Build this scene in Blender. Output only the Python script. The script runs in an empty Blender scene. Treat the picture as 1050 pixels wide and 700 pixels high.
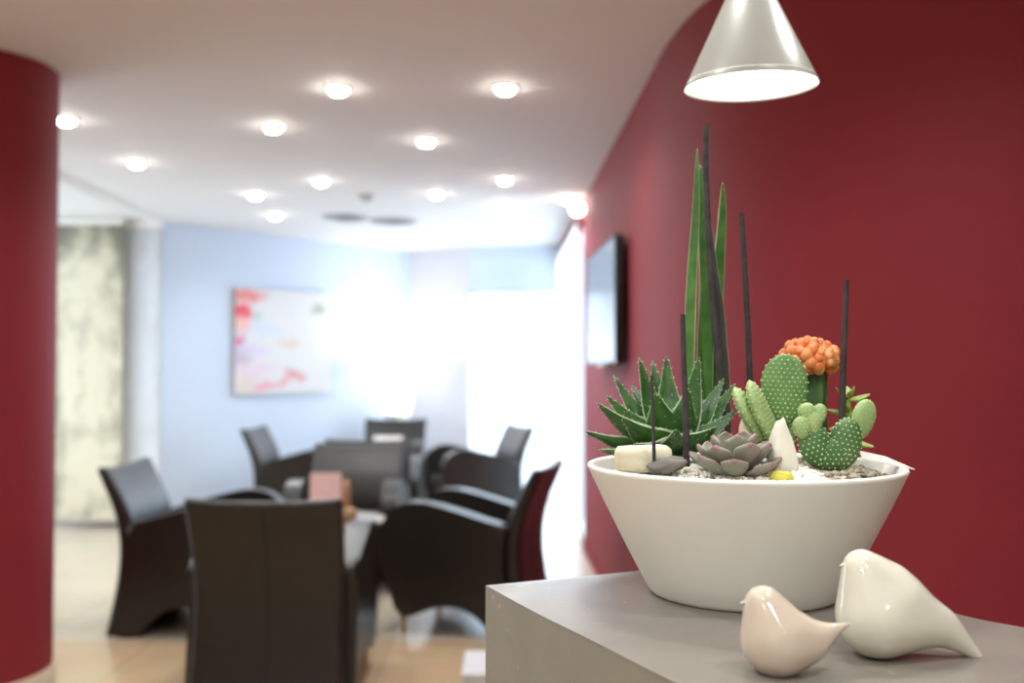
import bpy, bmesh, math, random
from mathutils import Vector, Matrix, noise, Quaternion
random.seed(7)
PI = math.pi
S = bpy.context.scene
C = S.collection

# ------------------------------------------------------------------ camera
CAM_Z = 1.37
FPX = 1020.8
PITCH = math.radians(1.5)
cam_d = bpy.data.cameras.new('camera')
cam = bpy.data.objects.new('camera', cam_d); C.objects.link(cam)
cam.location = (0, 0, CAM_Z); cam.rotation_euler = (PI/2 + PITCH, 0, 0)
cam_d.sensor_width = 36; cam_d.lens = FPX/1050*36
cam_d.clip_start = 0.02; cam_d.clip_end = 100
cam_d.dof.use_dof = True; cam_d.dof.focus_distance = 1.13; cam_d.dof.aperture_fstop = 3.0
S.camera = cam

# ------------------------------------------------------------------ world + daylight + exposure
S.view_settings.view_transform = 'Standard'
S.view_settings.look = 'None'
S.view_settings.exposure = 0.55
S.view_settings.gamma = 1.0
S.view_settings.use_curve_mapping = False
S.cycles.max_bounces = 10
S.cycles.diffuse_bounces = 6
S.cycles.sample_clamp_indirect = 6.0
S.cycles.caustics_reflective = False
S.cycles.caustics_refractive = False
W = bpy.data.worlds.new('world'); S.world = W; W.use_nodes = True
wb = W.node_tree.nodes['Background']
wb.inputs['Color'].default_value = (0.74, 0.87, 1.0, 1); wb.inputs['Strength'].default_value = 1.6

def area_light(name, loc, target, sx, sy, power, color):
    d = bpy.data.lights.new(name, 'AREA'); d.shape = 'RECTANGLE'; d.size = sx; d.size_y = sy
    d.energy = power; d.color = color
    o = bpy.data.objects.new(name, d); C.objects.link(o); o.location = loc
    o.rotation_euler = (Vector(target)-Vector(loc)).to_track_quat('-Z', 'Y').to_euler()
    return o
DAY = (0.72, 0.86, 1.0)
area_light('daylight_far_window', (0.05, 11.3, 1.25), (0.05, 5, 1.15), 1.3, 2.2, 62, DAY)
area_light('daylight_side_window', (2.0, 9.0, 1.4), (-3, 9.0, 1.2), 2.6, 2.3, 130, DAY)
area_light('daylight_left_window', (-5.5, 6.8, 1.5), (-3, 6.9, 1.4), 2.6, 2.1, 75, (0.90, 0.95, 1.0))
LAMP_W = 25.0          # each ceiling downlight
PENDANT_W = 1.6

# ------------------------------------------------------------------ helpers
def lin(c):
    return tuple((x/12.92 if x <= 0.04045 else ((x+0.055)/1.055)**2.4) for x in (v/255 for v in c))
def P(px, py, Y):
    cx = (px-525)/FPX; cy = (350-py)/FPX
    d = Vector((cx, math.cos(PITCH)-cy*math.sin(PITCH), math.sin(PITCH)+cy*math.cos(PITCH)))
    return Vector((0, 0, CAM_Z)) + d*(Y/d.y)
def PZ(px, py, Z):
    cx = (px-525)/FPX; cy = (350-py)/FPX
    d = Vector((cx, math.cos(PITCH)-cy*math.sin(PITCH), math.sin(PITCH)+cy*math.cos(PITCH)))
    return Vector((0, 0, CAM_Z)) + d*((Z-CAM_Z)/d.z)

def mat(name, col, rough=0.5, metal=0.0, noise_amt=0.0, noise_scale=20, bump=0.0, bump_scale=60, spec=0.5,
        col2=None, coat=0.0, sss=0.0, emit=None, emit_s=0.0):
    m = bpy.data.materials.new(name); m.use_nodes = True
    nt = m.node_tree; b = nt.nodes['Principled BSDF']
    c = lin(col)
    b.inputs['Base Color'].default_value = (*c, 1)
    b.inputs['Roughness'].default_value = rough; b.inputs['Metallic'].default_value = metal
    b.inputs['Specular IOR Level'].default_value = spec
    b.inputs['Coat Weight'].default_value = coat; b.inputs['Coat Roughness'].default_value = 0.03
    if sss:
        b.inputs['Subsurface Weight'].default_value = sss
        b.inputs['Subsurface Radius'].default_value = (0.006, 0.005, 0.003)
        b.inputs['Subsurface Scale'].default_value = 1.0
    if emit:
        b.inputs['Emission Color'].default_value = (*lin(emit), 1); b.inputs['Emission Strength'].default_value = emit_s
    tc = nt.nodes.new('ShaderNodeTexCoord')
    if noise_amt or col2:
        n = nt.nodes.new('ShaderNodeTexNoise'); n.inputs['Scale'].default_value = noise_scale; n.inputs['Detail'].default_value = 4
        nt.links.new(tc.outputs['Object'], n.inputs['Vector'])
        r = nt.nodes.new('ShaderNodeValToRGB')
        r.color_ramp.elements[0].position = 0.35; r.color_ramp.elements[1].position = 0.65
        if col2: a, z = c, lin(col2)
        else: a, z = tuple(x*(1-noise_amt) for x in c), tuple(min(1, x*(1+noise_amt)) for x in c)
        r.color_ramp.elements[0].color = (*a, 1); r.color_ramp.elements[1].color = (*z, 1)
        nt.links.new(n.outputs['Fac'], r.inputs['Fac']); nt.links.new(r.outputs['Color'], b.inputs['Base Color'])
    if bump:
        n2 = nt.nodes.new('ShaderNodeTexNoise'); n2.inputs['Scale'].default_value = bump_scale; n2.inputs['Detail'].default_value = 3
        nt.links.new(tc.outputs['Object'], n2.inputs['Vector'])
        bp = nt.nodes.new('ShaderNodeBump'); bp.inputs['Strength'].default_value = bump; bp.inputs['Distance'].default_value = 0.01
        nt.links.new(n2.outputs['Fac'], bp.inputs['Height']); nt.links.new(bp.outputs['Normal'], b.inputs['Normal'])
    return m

def emission(name, col, s):
    m = bpy.data.materials.new(name); m.use_nodes = True; nt = m.node_tree; nt.nodes.clear()
    e = nt.nodes.new('ShaderNodeEmission'); e.inputs['Color'].default_value = (*lin(col), 1); e.inputs['Strength'].default_value = s
    o = nt.nodes.new('ShaderNodeOutputMaterial'); nt.links.new(e.outputs[0], o.inputs['Surface'])
    return m

def obj(name, bm, mats, parent=None, smooth=False, loc=None):
    me = bpy.data.meshes.new(name)
    bmesh.ops.recalc_face_normals(bm, faces=bm.faces[:])
    bm.to_mesh(me); bm.free()
    if not isinstance(mats, (list, tuple)): mats = [mats]
    for m in mats: me.materials.append(m)
    if smooth:
        for p in me.polygons: p.use_smooth = True
        if smooth != 'all':
            a = math.radians(40 if smooth is True else smooth)
            bm2 = bmesh.new(); bm2.from_mesh(me)
            for e in bm2.edges:
                if len(e.link_faces) == 2 and e.calc_face_angle(0) > a: e.smooth = False
            bm2.to_mesh(me); bm2.free()
    o = bpy.data.objects.new(name, me); C.objects.link(o)
    if parent: o.parent = parent
    if loc is not None: o.location = loc
    return o
def tag(o, label, cat, group=None, kind=None):
    if label: o['label'] = label
    if cat: o['category'] = cat
    if group: o['group'] = group
    if kind: o['kind'] = kind
    return o
def thing(name, label, cat, loc=(0, 0, 0), rotz=0, group=None):
    o = bpy.data.objects.new(name, None); C.objects.link(o); o.empty_display_size = 0.1
    o.location = loc; o.rotation_euler = (0, 0, rotz)
    return tag(o, label, cat, group)
def struct(o, label=None):
    o['kind'] = 'structure'
    if label: o['label'] = label
    return o
def dup(root, loc, rotz, label=None, group=None):
    r = root.copy(); C.objects.link(r); r.location = loc; r.rotation_euler = (0, 0, rotz)
    if label: r['label'] = label
    if group: r['group'] = group
    for ch in list(root.children):
        c = ch.copy(); C.objects.link(c); c.parent = r
        for g in list(ch.children):
            d = g.copy(); C.objects.link(d); d.parent = c
    return r
def base_origin(o, p):
    """move a world-built mesh object's origin to p"""
    p = Vector(p); o.data.transform(Matrix.Translation(-p)); o.location = p
    return o

def box(bm, x0, x1, y0, y1, z0, z1, bev=0.0, seg=2, M=None):
    r = bmesh.ops.create_cube(bm, size=1)
    vs = r['verts']
    for v in vs:
        v.co = Vector(((x0+x1)/2+v.co.x*(x1-x0), (y0+y1)/2+v.co.y*(y1-y0), (z0+z1)/2+v.co.z*(z1-z0)))
    if bev:
        es = list({e for v in vs for e in v.link_edges})
        r2 = bmesh.ops.bevel(bm, geom=es, offset=bev, segments=seg, profile=0.5, affect='EDGES')
        vs = list({v for f in r2['faces'] for v in f.verts} | {v for v in vs if v.is_valid})
    if M is not None:
        for v in vs: v.co = M @ v.co
    return vs
def prism(bm, pts, z0, z1, bev=0.0, seg=2):
    """vertical prism over plan outline pts"""
    bot = [bm.verts.new((p[0], p[1], z0)) for p in pts]; top = [bm.verts.new((p[0], p[1], z1)) for p in pts]
    n = len(pts); fs = [bm.faces.new(bot[::-1]), bm.faces.new(top)]
    for i in range(n): fs.append(bm.faces.new((bot[i], bot[(i+1) % n], top[(i+1) % n], top[i])))
    if bev:
        bmesh.ops.bevel(bm, geom=list(fs[1].edges)+list(fs[0].edges), offset=bev, segments=seg, profile=0.5, affect='EDGES')
def lathe(bm, prof, seg=64, center=(0, 0, 0), M=None, close=False):
    """prof: list of (r,z); r==0 closes"""
    rings = []
    for r, z in prof:
        if r <= 1e-7:
            v = Vector((0, 0, z)); v = (M @ v) if M else v
            rings.append([bm.verts.new(v+Vector(center))])
        else:
            ring = []
            for k in range(seg):
                a = 2*PI*k/seg; v = Vector((r*math.cos(a), r*math.sin(a), z)); v = (M @ v) if M else v
                ring.append(bm.verts.new(v+Vector(center)))
            rings.append(ring)
    for A, B in list(zip(rings, rings[1:])) + ([(rings[-1], rings[0])] if close else []):
        if len(A) == 1 and len(B) == 1: continue
        for k in range(seg):
            k2 = (k+1) % seg
            if len(A) == 1: bm.faces.new((A[0], B[k2], B[k]))
            elif len(B) == 1: bm.faces.new((A[k], A[k2], B[0]))
            else: bm.faces.new((A[k], A[k2], B[k2], B[k]))
def catmull(pts, n=8):
    pts = [Vector(p) for p in pts]; out = []
    for i in range(len(pts)-1):
        p0 = pts[max(i-1, 0)]; p1 = pts[i]; p2 = pts[i+1]; p3 = pts[min(i+2, len(pts)-1)]
        for k in range(n):
            t = k/n
            out.append(0.5*((2*p1)+(p2-p0)*t+(2*p0-5*p1+4*p2-p3)*t*t+(3*p1-p0-3*p2+p3)*t**3))
    out.append(pts[-1]); return out
def tube(bm, pts, radii, seg=10, cap=True, midx=0):
    pts = [Vector(p) for p in pts]
    if not isinstance(radii, (list, tuple)): radii = [radii]*len(pts)
    prev = None; rings = []
    for i, p in enumerate(pts):
        t = (pts[min(i+1, len(pts)-1)]-pts[max(i-1, 0)]).normalized()
        if prev is None:
            a = Vector((0, 0, 1)) if abs(t.z) < 0.9 else Vector((1, 0, 0))
            n = (a - t*a.dot(t)).normalized()
        else: n = (prev - t*prev.dot(t)).normalized()
        prev = n; b = t.cross(n)
        rings.append([bm.verts.new(p+(n*math.cos(2*PI*k/seg)+b*math.sin(2*PI*k/seg))*radii[i]) for k in range(seg)])
    for A, B in zip(rings, rings[1:]):
        for k in range(seg):
            f = bm.faces.new((A[k], A[(k+1) % seg], B[(k+1) % seg], B[k])); f.material_index = midx
    if cap:
        for R in (rings[0][::-1], rings[-1]):
            f = bm.faces.new(R); f.material_index = midx
def blade(bm, path, widths, thicks, normal, cup=0.0, seg=10, margin=True, mi=0, mm=1):
    """fleshy leaf: lens sections along a path. 'normal' = upper face direction"""
    path = [Vector(p) for p in path]; n0 = Vector(normal).normalized(); rings = []
    L = len(path)
    for i, p in enumerate(path):
        t = (path[min(i+1, L-1)]-path[max(i-1, 0)]).normalized()
        n = (n0 - t*n0.dot(t)).normalized(); s = t.cross(n)
        w, th = widths[i]/2, thicks[i]/2; ring = []
        for k in range(seg):
            a = 2*PI*k/seg; x = math.cos(a); y = math.sin(a)
            ring.append(bm.verts.new(p + s*(x*w) + n*(y*th*(1 if y < 0 else 0.55) + cup*w*x*x)))
        rings.append(ring)
    for A, B in zip(rings, rings[1:]):
        for k in range(seg):
            f = bm.faces.new((A[k], A[(k+1) % seg], B[(k+1) % seg], B[k])); f.smooth = True
            f.material_index = mm if (margin and k in (0, seg-1, seg//2-1, seg//2)) else mi
    for R in (rings[0][::-1], rings[-1]):
        f = bm.faces.new(R); f.material_index = mi
    return rings
def ico(bm, c, r, sub=1, scl=(1, 1, 1), rot=None, mi=0, jitter=0.0, smooth=True):
    res = bmesh.ops.create_icosphere(bm, subdivisions=sub, radius=1)
    off = Vector((random.random()*50, random.random()*50, random.random()*50))
    for v in res['verts']:
        d = v.co.copy()
        if jitter: d *= 1+jitter*noise.noise(d*1.3+off)
        d = Vector((d.x*scl[0]*r, d.y*scl[1]*r, d.z*scl[2]*r))
        if rot is not None: d = rot @ d
        v.co = d+Vector(c)
    for f in {f for v in res['verts'] for f in v.link_faces}: f.material_index = mi; f.smooth = smooth

# ------------------------------------------------------------------ materials
M_red = mat('red_wall_paint', (126, 32, 42), 0.7, spec=0.35, noise_amt=0.03, noise_scale=3, bump=0.04, bump_scale=220)
M_white = mat('white_wall_paint', (232, 231, 228), 0.7, bump=0.03, bump_scale=150)
M_ceil = mat('ceiling_paint', (226, 225, 225), 0.8, bump=0.02, bump_scale=90)
M_blue = mat('pale_blue_wall_paint', (200, 212, 228), 0.7, bump=0.03, bump_scale=150)
M_greyw = mat('pale_grey_wall_paint', (205, 206, 212), 0.7)
M_leather = mat('dark_brown_leather', (29, 25, 21), 0.34, noise_amt=0.12, noise_scale=14, bump=0.06, bump_scale=120)
M_leather2 = mat('dark_brown_leather_seat', (38, 32, 27), 0.34, noise_amt=0.12, noise_scale=14, bump=0.08, bump_scale=120)
M_seam = mat('seam_thread', (24, 21, 19), 0.6, noise_amt=0.05)
M_oak = mat('beech_wood', (176, 136, 92), 0.45, noise_amt=0.12, noise_scale=25)
M_chrome = mat('brushed_steel', (190, 190, 190), 0.28, 1.0, noise_amt=0.04, noise_scale=60)
M_black = mat('black_metal', (24, 23, 24), 0.4, noise_amt=0.05)
M_lamp_metal = mat('warm_grey_lacquer', (168, 170, 162), 0.32, 0.2, noise_amt=0.02, noise_scale=8, coat=0.3)
M_top_t = mat('pale_table_laminate', (152, 144, 138), 0.3, noise_amt=0.03)

def tile_floor(name, c1, c2, grout, size):
    m = bpy.data.materials.new(name); m.use_nodes = True; nt = m.node_tree; b = nt.nodes['Principled BSDF']
    tc = nt.nodes.new('ShaderNodeTexCoord'); br = nt.nodes.new('ShaderNodeTexBrick')
    br.offset = 0.0; br.inputs['Scale'].default_value = 1.0
    br.inputs['Brick Width'].default_value = size; br.inputs['Row Height'].default_value = size
    br.inputs['Mortar Size'].default_value = 0.004; br.inputs['Mortar Smooth'].default_value = 0.1
    br.inputs['Color1'].default_value = (*lin(c1), 1); br.inputs['Color2'].default_value = (*lin(c2), 1)
    br.inputs['Mortar'].default_value = (*lin(grout), 1)
    n = nt.nodes.new('ShaderNodeTexNoise'); n.inputs['Scale'].default_value = 4; n.inputs['Detail'].default_value = 6
    mx = nt.nodes.new('ShaderNodeMixRGB'); mx.blend_type = 'MULTIPLY'; mx.inputs['Fac'].default_value = 0.25
    nt.links.new(tc.outputs['Object'], br.inputs['Vector']); nt.links.new(tc.outputs['Object'], n.inputs['Vector'])
    nt.links.new(br.outputs['Color'], mx.inputs['Color1']); nt.links.new(n.outputs['Color'], mx.inputs['Color2'])
    nt.links.new(mx.outputs['Color'], b.inputs['Base Color'])
    b.inputs['Roughness'].default_value = 0.22
    return m
M_floor_far = tile_floor('pale_stone_tiles', (206, 192, 172), (200, 186, 166), (178, 166, 150), 0.6)
M_floor_near = tile_floor('tan_stone_tiles', (206, 178, 144), (201, 172, 138), (172, 146, 116), 0.6)

def glass_mat():
    m = bpy.data.materials.new('window_glass'); m.use_nodes = True; nt = m.node_tree; nt.nodes.clear()
    t = nt.nodes.new('ShaderNodeBsdfTransparent'); t.inputs['Color'].default_value = (0.95, 0.98, 1, 1)
    g = nt.nodes.new('ShaderNodeBsdfGlossy'); g.inputs['Roughness'].default_value = 0.02
    mx = nt.nodes.new('ShaderNodeMixShader'); mx.inputs[0].default_value = 0.07
    o = nt.nodes.new('ShaderNodeOutputMaterial')
    nt.links.new(t.outputs[0], mx.inputs[1]); nt.links.new(g.outputs[0], mx.inputs[2]); nt.links.new(mx.outputs[0], o.inputs['Surface'])
    return m
M_glass = glass_mat()
def sheer_mat():
    m = bpy.data.materials.new('white_sheer_voile'); m.use_nodes = True; nt = m.node_tree; nt.nodes.clear()
    t = nt.nodes.new('ShaderNodeBsdfTransparent')
    tl = nt.nodes.new('ShaderNodeBsdfTranslucent'); tl.inputs['Color'].default_value = (0.93, 0.95, 0.97, 1)
    d = nt.nodes.new('ShaderNodeBsdfDiffuse'); d.inputs['Color'].default_value = (0.9, 0.9, 0.92, 1)
    n = nt.nodes.new('ShaderNodeTexNoise'); n.inputs['Scale'].default_value = 300
    a = nt.nodes.new('ShaderNodeMixShader'); a.inputs[0].default_value = 0.3
    b = nt.nodes.new('ShaderNodeMixShader')
    mr = nt.nodes.new('ShaderNodeMapRange'); mr.inputs['To Min'].default_value = 0.6; mr.inputs['To Max'].default_value = 0.75
    o = nt.nodes.new('ShaderNodeOutputMaterial')
    nt.links.new(n.outputs['Fac'], mr.inputs['Value']); nt.links.new(mr.outputs[0], b.inputs[0])
    nt.links.new(tl.outputs[0], a.inputs[1]); nt.links.new(d.outputs[0], a.inputs[2])
    nt.links.new(t.outputs[0], b.inputs[1]); nt.links.new(a.outputs[0], b.inputs[2]); nt.links.new(b.outputs[0], o.inputs['Surface'])
    return m
M_sheer = sheer_mat()

# ------------------------------------------------------------------ room shell
H = 2.65
Y_SPLIT = 5.03
bm = bmesh.new(); box(bm, -5.0, 3.6, Y_SPLIT, 11.3, -0.12, 0); struct(obj('floor', bm, M_floor_far), 'pale glossy stone tile floor of the lounge')
bm = bmesh.new(); box(bm, -5.0, 3.6, -3.2, Y_SPLIT, -0.12, 0); struct(obj('floor_front', bm, M_floor_near), 'tan stone tile floor in front of the lounge')
bm = bmesh.new(); box(bm, -5.0, 3.6, -3.2, 11.3, H, H+0.15); struct(obj('ceiling', bm, M_ceil), 'white ceiling with recessed downlights')

def wall_strip(name, path, thick, z0, z1, m, label=None, smooth=30):
    """wall along a plan path; thickness to the left of travel"""
    p = [Vector((a[0], a[1], 0)) for a in path]; off = []
    for i in range(len(p)):
        t = (p[min(i+1, len(p)-1)]-p[max(i-1, 0)]).normalized(); off.append(p[i]+Vector((-t.y, t.x, 0))*thick)
    pts = [(q.x, q.y) for q in p] + [(q.x, q.y) for q in off[::-1]]
    bm = bmesh.new(); prism(bm, pts, z0, z1)
    return struct(obj(name, bm, m, smooth=smooth), label)
rp = catmull([(3.4, 2.55, 0), (2.2, 2.62, 0), (1.5, 2.72, 0), (1.1, 2.88, 0), (0.86, 3.08, 0), (0.73, 3.30, 0), (0.655, 3.56, 0), (0.615, 3.9, 0),
              (0.602, 4.5, 0), (0.585, 5.5, 0), (0.565, 6.6, 0), (0.545, 7.55, 0)], 6)
wall_strip('wall_right', [(v.x, v.y) for v in rp][::-1], 0.14, 0, H, M_red, 'dark red wall curving behind the counter')
wall_strip('trim_1', [(0.50, 10.32), (0.545, 7.55)][::-1], -0.14, 2.5, H, M_red, 'thin red lintel over the side window')
wall_strip('wall_back', [(-3.09, 8.77), (-1.12, 10.9)], 0.15, 0, H, M_blue, 'pale blue wall carrying the painting')
wall_strip('wall_back_corner', [(-1.12, 10.9), (-0.46, 10.5)], 0.15, 0, H, M_greyw, 'pale grey wall beside the far window')
wall_strip('wall_back_window', [(-0.46, 10.5), (0.58, 10.32)], 0.15, 2.18, H, M_blue, 'pale blue wall band above the far window')
wall_strip('wall_back_left', [(-4.85, 8.80), (-3.09, 8.77)], 0.15, 0, H, M_white)
bm = bmesh.new()   # left wall with a window opening behind the column
box(bm, -5.0, -4.85, -3.2, 5.5, 0, H); box(bm, -5.0, -4.85, 8.2, 8.8, 0, H)
box(bm, -5.0, -4.85, 5.5, 8.2, 0, 0.4); box(bm, -5.0, -4.85, 5.5, 8.2, 2.5, H)
struct(obj('wall_left', bm, M_white))
bm = bmesh.new(); box(bm, -5.0, 3.6, -3.2, -3.0, 0, H); struct(obj('wall_front', bm, M_white))
bm = bmesh.new(); box(bm, 3.4, 3.6, -3.0, 2.7, 0, H); struct(obj('wall_side', bm, M_red))
# baseboard on the red wall
wall_strip('baseboard_right', [(v.x-0.012, v.y) for v in rp if v.y > 3.4][::-1], 0.012, 0, 0.08, M_red)
# ceiling step line above the panel curtain
bm = bmesh.new(); tube(bm, [(-3.02, 6.2, H-0.012), (-3.09, 8.76, H-0.012)], 0.03, 8); struct(obj('trim_2', bm, M_white, smooth=True), 'white moulding line across the ceiling')

def window(name, a, b, z0, z1, nmull, label):
    a = Vector((a[0], a[1], 0)); b = Vector((b[0], b[1], 0)); t = (b-a).normalized(); L = (b-a).length
    ang = math.atan2(t.y, t.x); M = Matrix.Translation(a) @ Matrix.Rotation(ang, 4, 'Z')
    bm = bmesh.new()
    box(bm, 0, L, -0.03, 0.03, z0, z0+0.06, M=M); box(bm, 0, L, -0.03, 0.03, z1-0.06, z1, M=M)
    for k in range(nmull+2):
        x = (L-0.06)*k/(nmull+1); box(bm, x, x+0.06, -0.03, 0.03, z0+0.06, z1-0.06, M=M)
    o = struct(obj(name, bm, mat('white_window_frame', (235, 236, 238), 0.4, noise_amt=0.01)), label)
    for k in range(nmull+1):
        x0 = (L-0.06)*k/(nmull+1)+0.06; x1 = (L-0.06)*(k+1)/(nmull+1)
        bm = bmesh.new(); box(bm, x0, x1, -0.004, 0.004, z0+0.06, z1-0.06, M=M); obj('pane', bm, M_glass, o)
    return o
window('window_1', (-0.46, 10.56), (0.58, 10.38), 0.0, 2.18, 1, 'bright far window behind the sheer curtain')
window('window_2', (0.565, 10.28), (0.60, 7.6), 0.0, 2.5, 2, 'bright side window beyond the red wall')

window('window_3', (-4.93, 5.5), (-4.93, 8.2), 0.4, 2.5, 1, 'window in the left wall behind the column')

def curtain(name, a, b, z0, z1, folds, amp, label, group=None):
    a = Vector((a[0], a[1], 0)); b = Vector((b[0], b[1], 0)); t = (b-a).normalized(); n = Vector((-t.y, t.x, 0)); L = (b-a).length
    bm = bmesh.new(); cols = folds*8; rows = 6; g = []
    for j in range(rows+1):
        row = []
        for i in range(cols+1):
            x = i/cols; w = amp*(0.6+0.4*j/rows)*math.sin(x*folds*2*PI + 0.8*math.sin(x*9))
            row.append(bm.verts.new(a+t*(x*L)+n*w+Vector((0, 0, z1+(z0-z1)*j/rows))))
        g.append(row)
    for j in range(rows):
        for i in range(cols): bm.faces.new((g[j][i], g[j][i+1], g[j+1][i+1], g[j+1][i]))
    o = obj(name, bm, M_sheer, smooth='all')
    tag(o, label, 'curtain', group)
    bm = bmesh.new(); tube(bm, [a+Vector((0, 0, z1+0.012)), b+Vector((0, 0, z1+0.012))], 0.012, 8)
    obj('curtain_rail', bm, M_chrome, o, smooth=True)
    return o
curtain('sheer_curtain', (-0.45, 10.38), (0.44, 10.22), 0.03, 2.14, 9, 0.03, 'white sheer curtain over the far window straight behind the lounge')
curtain('sheer_curtain', (0.47, 10.1), (0.50, 7.75), 0.03, 2.47, 16, 0.03, 'white sheer curtain over the side window past the end of the red wall')

# red round column
bm = bmesh.new(); lathe(bm, [(0, 0.1), (0.35, 0.1), (0.35, H), (0, H)], 72)
col = thing('column', 'thick round dark red column at the left edge, floor to ceiling', 'column', (-2.315, 4.22, 0))
obj('shaft', bm, M_red, col, smooth=True)
bm = bmesh.new(); lathe(bm, [(0, 0), (0.362, 0), (0.362, 0.092), (0.356, 0.1), (0, 0.1)], 72)
o = obj('plinth', bm, mat('beige_stone', (196, 180, 158), 0.4, noise_amt=0.06, noise_scale=12), col, smooth=True); o['label'] = 'beige stone plinth ring'

# ------------------------------------------------------------------ counter
outer = catmull([(-0.0335, 1.267, 0), (0.0275, 1.124, 0), (0.077, 1.02, 0), (0.150, 0.863, 0), (0.25, 0.68, 0), (0.37, 0.50, 0), (0.52, 0.33, 0), (0.72, 0.17, 0)], 6)
inner = catmull([(0.355, 1.436, 0), (0.425, 1.275, 0), (0.50, 1.115, 0), (0.548, 1.055, 0), (0.65, 0.93, 0), (0.78, 0.79, 0), (0.95, 0.66, 0)], 6)
plan = [(v.x, v.y) for v in outer] + [(v.x, v.y) for v in inner[::-1]]
def counter_mat(name, col, rough):
    m = bpy.data.materials.new(name); m.use_nodes = True; nt = m.node_tree; b = nt.nodes['Principled BSDF']
    tc = nt.nodes.new('ShaderNodeTexCoord')
    n = nt.nodes.new('ShaderNodeTexNoise'); n.inputs['Scale'].default_value = 9; n.inputs['Detail'].default_value = 8; n.inputs['Roughness'].default_value = 0.65
    r = nt.nodes.new('ShaderNodeValToRGB'); c = lin(col)
    r.color_ramp.elements[0].position = 0.3; r.color_ramp.elements[1].position = 0.75
    r.color_ramp.elements[0].color = (*[x*0.88 for x in c], 1); r.color_ramp.elements[1].color = (*[x*1.1 for x in c], 1)
    # fine pale scratches
    n2 = nt.nodes.new('ShaderNodeTexNoise'); n2.inputs['Scale'].default_value = 34; n2.inputs['Detail'].default_value = 3; n2.inputs['Distortion'].default_value = 2.5
    r2 = nt.nodes.new('ShaderNodeValToRGB'); r2.color_ramp.elements[0].position = 0.70; r2.color_ramp.elements[1].position = 0.76
    r2.color_ramp.elements[0].color = (0, 0, 0, 1); r2.color_ramp.elements[1].color = (0.35, 0.35, 0.35, 1)
    mx = nt.nodes.new('ShaderNodeMixRGB'); mx.inputs['Color2'].default_value = (*lin((214, 206, 196)), 1)
    nt.links.new(tc.outputs['Object'], n.inputs['Vector']); nt.links.new(tc.outputs['Object'], n2.inputs['Vector'])
    nt.links.new(n.outputs['Fac'], r.inputs['Fac']); nt.links.new(n2.outputs['Fac'], r2.inputs['Fac'])
    nt.links.new(r2.outputs['Color'], mx.inputs['Fac']); nt.links.new(r.outputs['Color'], mx.inputs['Color1'])
    nt.links.new(mx.outputs['Color'], b.inputs['Base Color'])
    b.inputs['Roughness'].default_value = rough
    return m
ctr = thing('reception_counter', 'tall curved taupe counter with square end carrying the planted bowl', 'counter', (0.2, 1.0, 0))
def rel(bm, o):
    bmesh.ops.translate(bm, verts=bm.verts[:], vec=-Vector(o.location)); return bm
CT = 1.095
bm = bmesh.new(); prism(bm, plan, 0, CT-0.004); obj('counter_body', rel(bm, ctr), counter_mat('taupe_panel', (136, 133, 119), 0.45), ctr, smooth=25)
bm = bmesh.new(); prism(bm, plan, CT-0.004, CT, 0.0012, 2); obj('countertop', rel(bm, ctr), counter_mat('taupe_top', (129, 123, 115), 0.3), ctr, smooth=25)

# ------------------------------------------------------------------ bowl
BX, BY = 0.285, 1.232
BOWL_H = 0.150
bowl_out = [(0, 0.0), (0.108, 0.0), (0.1135, 0.0012), (0.1170, 0.005), (0.129, 0.0275), (0.143, 0.054), (0.157, 0.082), (0.1705, 0.109), (0.1825, 0.1345), (0.1900, 0.1505), (0.1913, 0.1535), (0.1905, 0.1558), (0.1880, 0.1568), (0.1850, 0.1558), (0.1838, 0.1535), (0.180, 0.144), (0.165, 0.115), (0.12, 0.025), (0.108, 0.016), (0, 0.016)]
bm = bmesh.new(); lathe(bm, bowl_out, 128)
M_bowl = mat('matt_white_ceramic', (240, 240, 232), 0.42, noise_amt=0.015, noise_scale=10, bump=0.02, bump_scale=140)
bowl = obj('planter_bowl', bm, M_bowl, smooth=50, loc=(BX, BY, CT))
tag(bowl, 'large off-white conical ceramic bowl planted with succulents on the counter', 'planter')
SOIL = CT+0.139
bm = bmesh.new()
prof = [(0, 0.0)]
lathe(bm, [(0, 0.010), (0.05, 0.012), (0.09, 0.012), (0.13, 0.010), (0.155, 0.004), (0.1745, -0.002), (0.160, -0.03), (0, -0.03)], 64)
for v in bm.verts:
    if v.co.z > -0.01: v.co.z += 0.004*noise.noise(v.co*30)
o = obj('potting_soil', bm, mat('dark_soil', (70, 58, 48), 0.95, noise_amt=0.4, noise_scale=90, bump=0.6, bump_scale=160), smooth='all', loc=(BX, BY, SOIL))
tag(o, 'dark potting soil filling the white bowl', 'soil', kind='stuff')
def soil_z(x, y):
    r = math.hypot(x-BX, y-BY)
    return SOIL + (0.011 if r < 0.13 else 0.011 - (r-0.13)/0.05*0.012)

def gravel(name, label, cond, n, r0, r1, m, flat=1.0, cat='gravel', zoff=0.0):
    bm = bmesh.new(); k = 0
    while k < n:
        a = random.uniform(0, 2*PI); r = 0.173*math.sqrt(random.random()); x = BX+r*math.cos(a); y = BY+r*math.sin(a)
        if not cond(x, y, a, r): continue
        s = random.uniform(r0, r1)
        rot = Matrix.Rotation(random.uniform(0, PI), 3, 'Z') @ Matrix.Rotation(random.uniform(-.5, .5), 3, 'X')
        ico(bm, (x, y, soil_z(x, y)+s*0.4*flat+zoff+random.random()*0.003), s, 1, (1, random.uniform(.6, 1), flat*random.uniform(.6, 1)), rot, jitter=0.5, smooth=False)
        k += 1
    o = obj(name, bm, m); tag(o, label, cat, kind='stuff'); base_origin(o, (BX, BY, SOIL))
M_wgravel = mat('white_gravel_stone', (240, 237, 224), 0.8, noise_amt=0.06, noise_scale=120)
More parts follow.
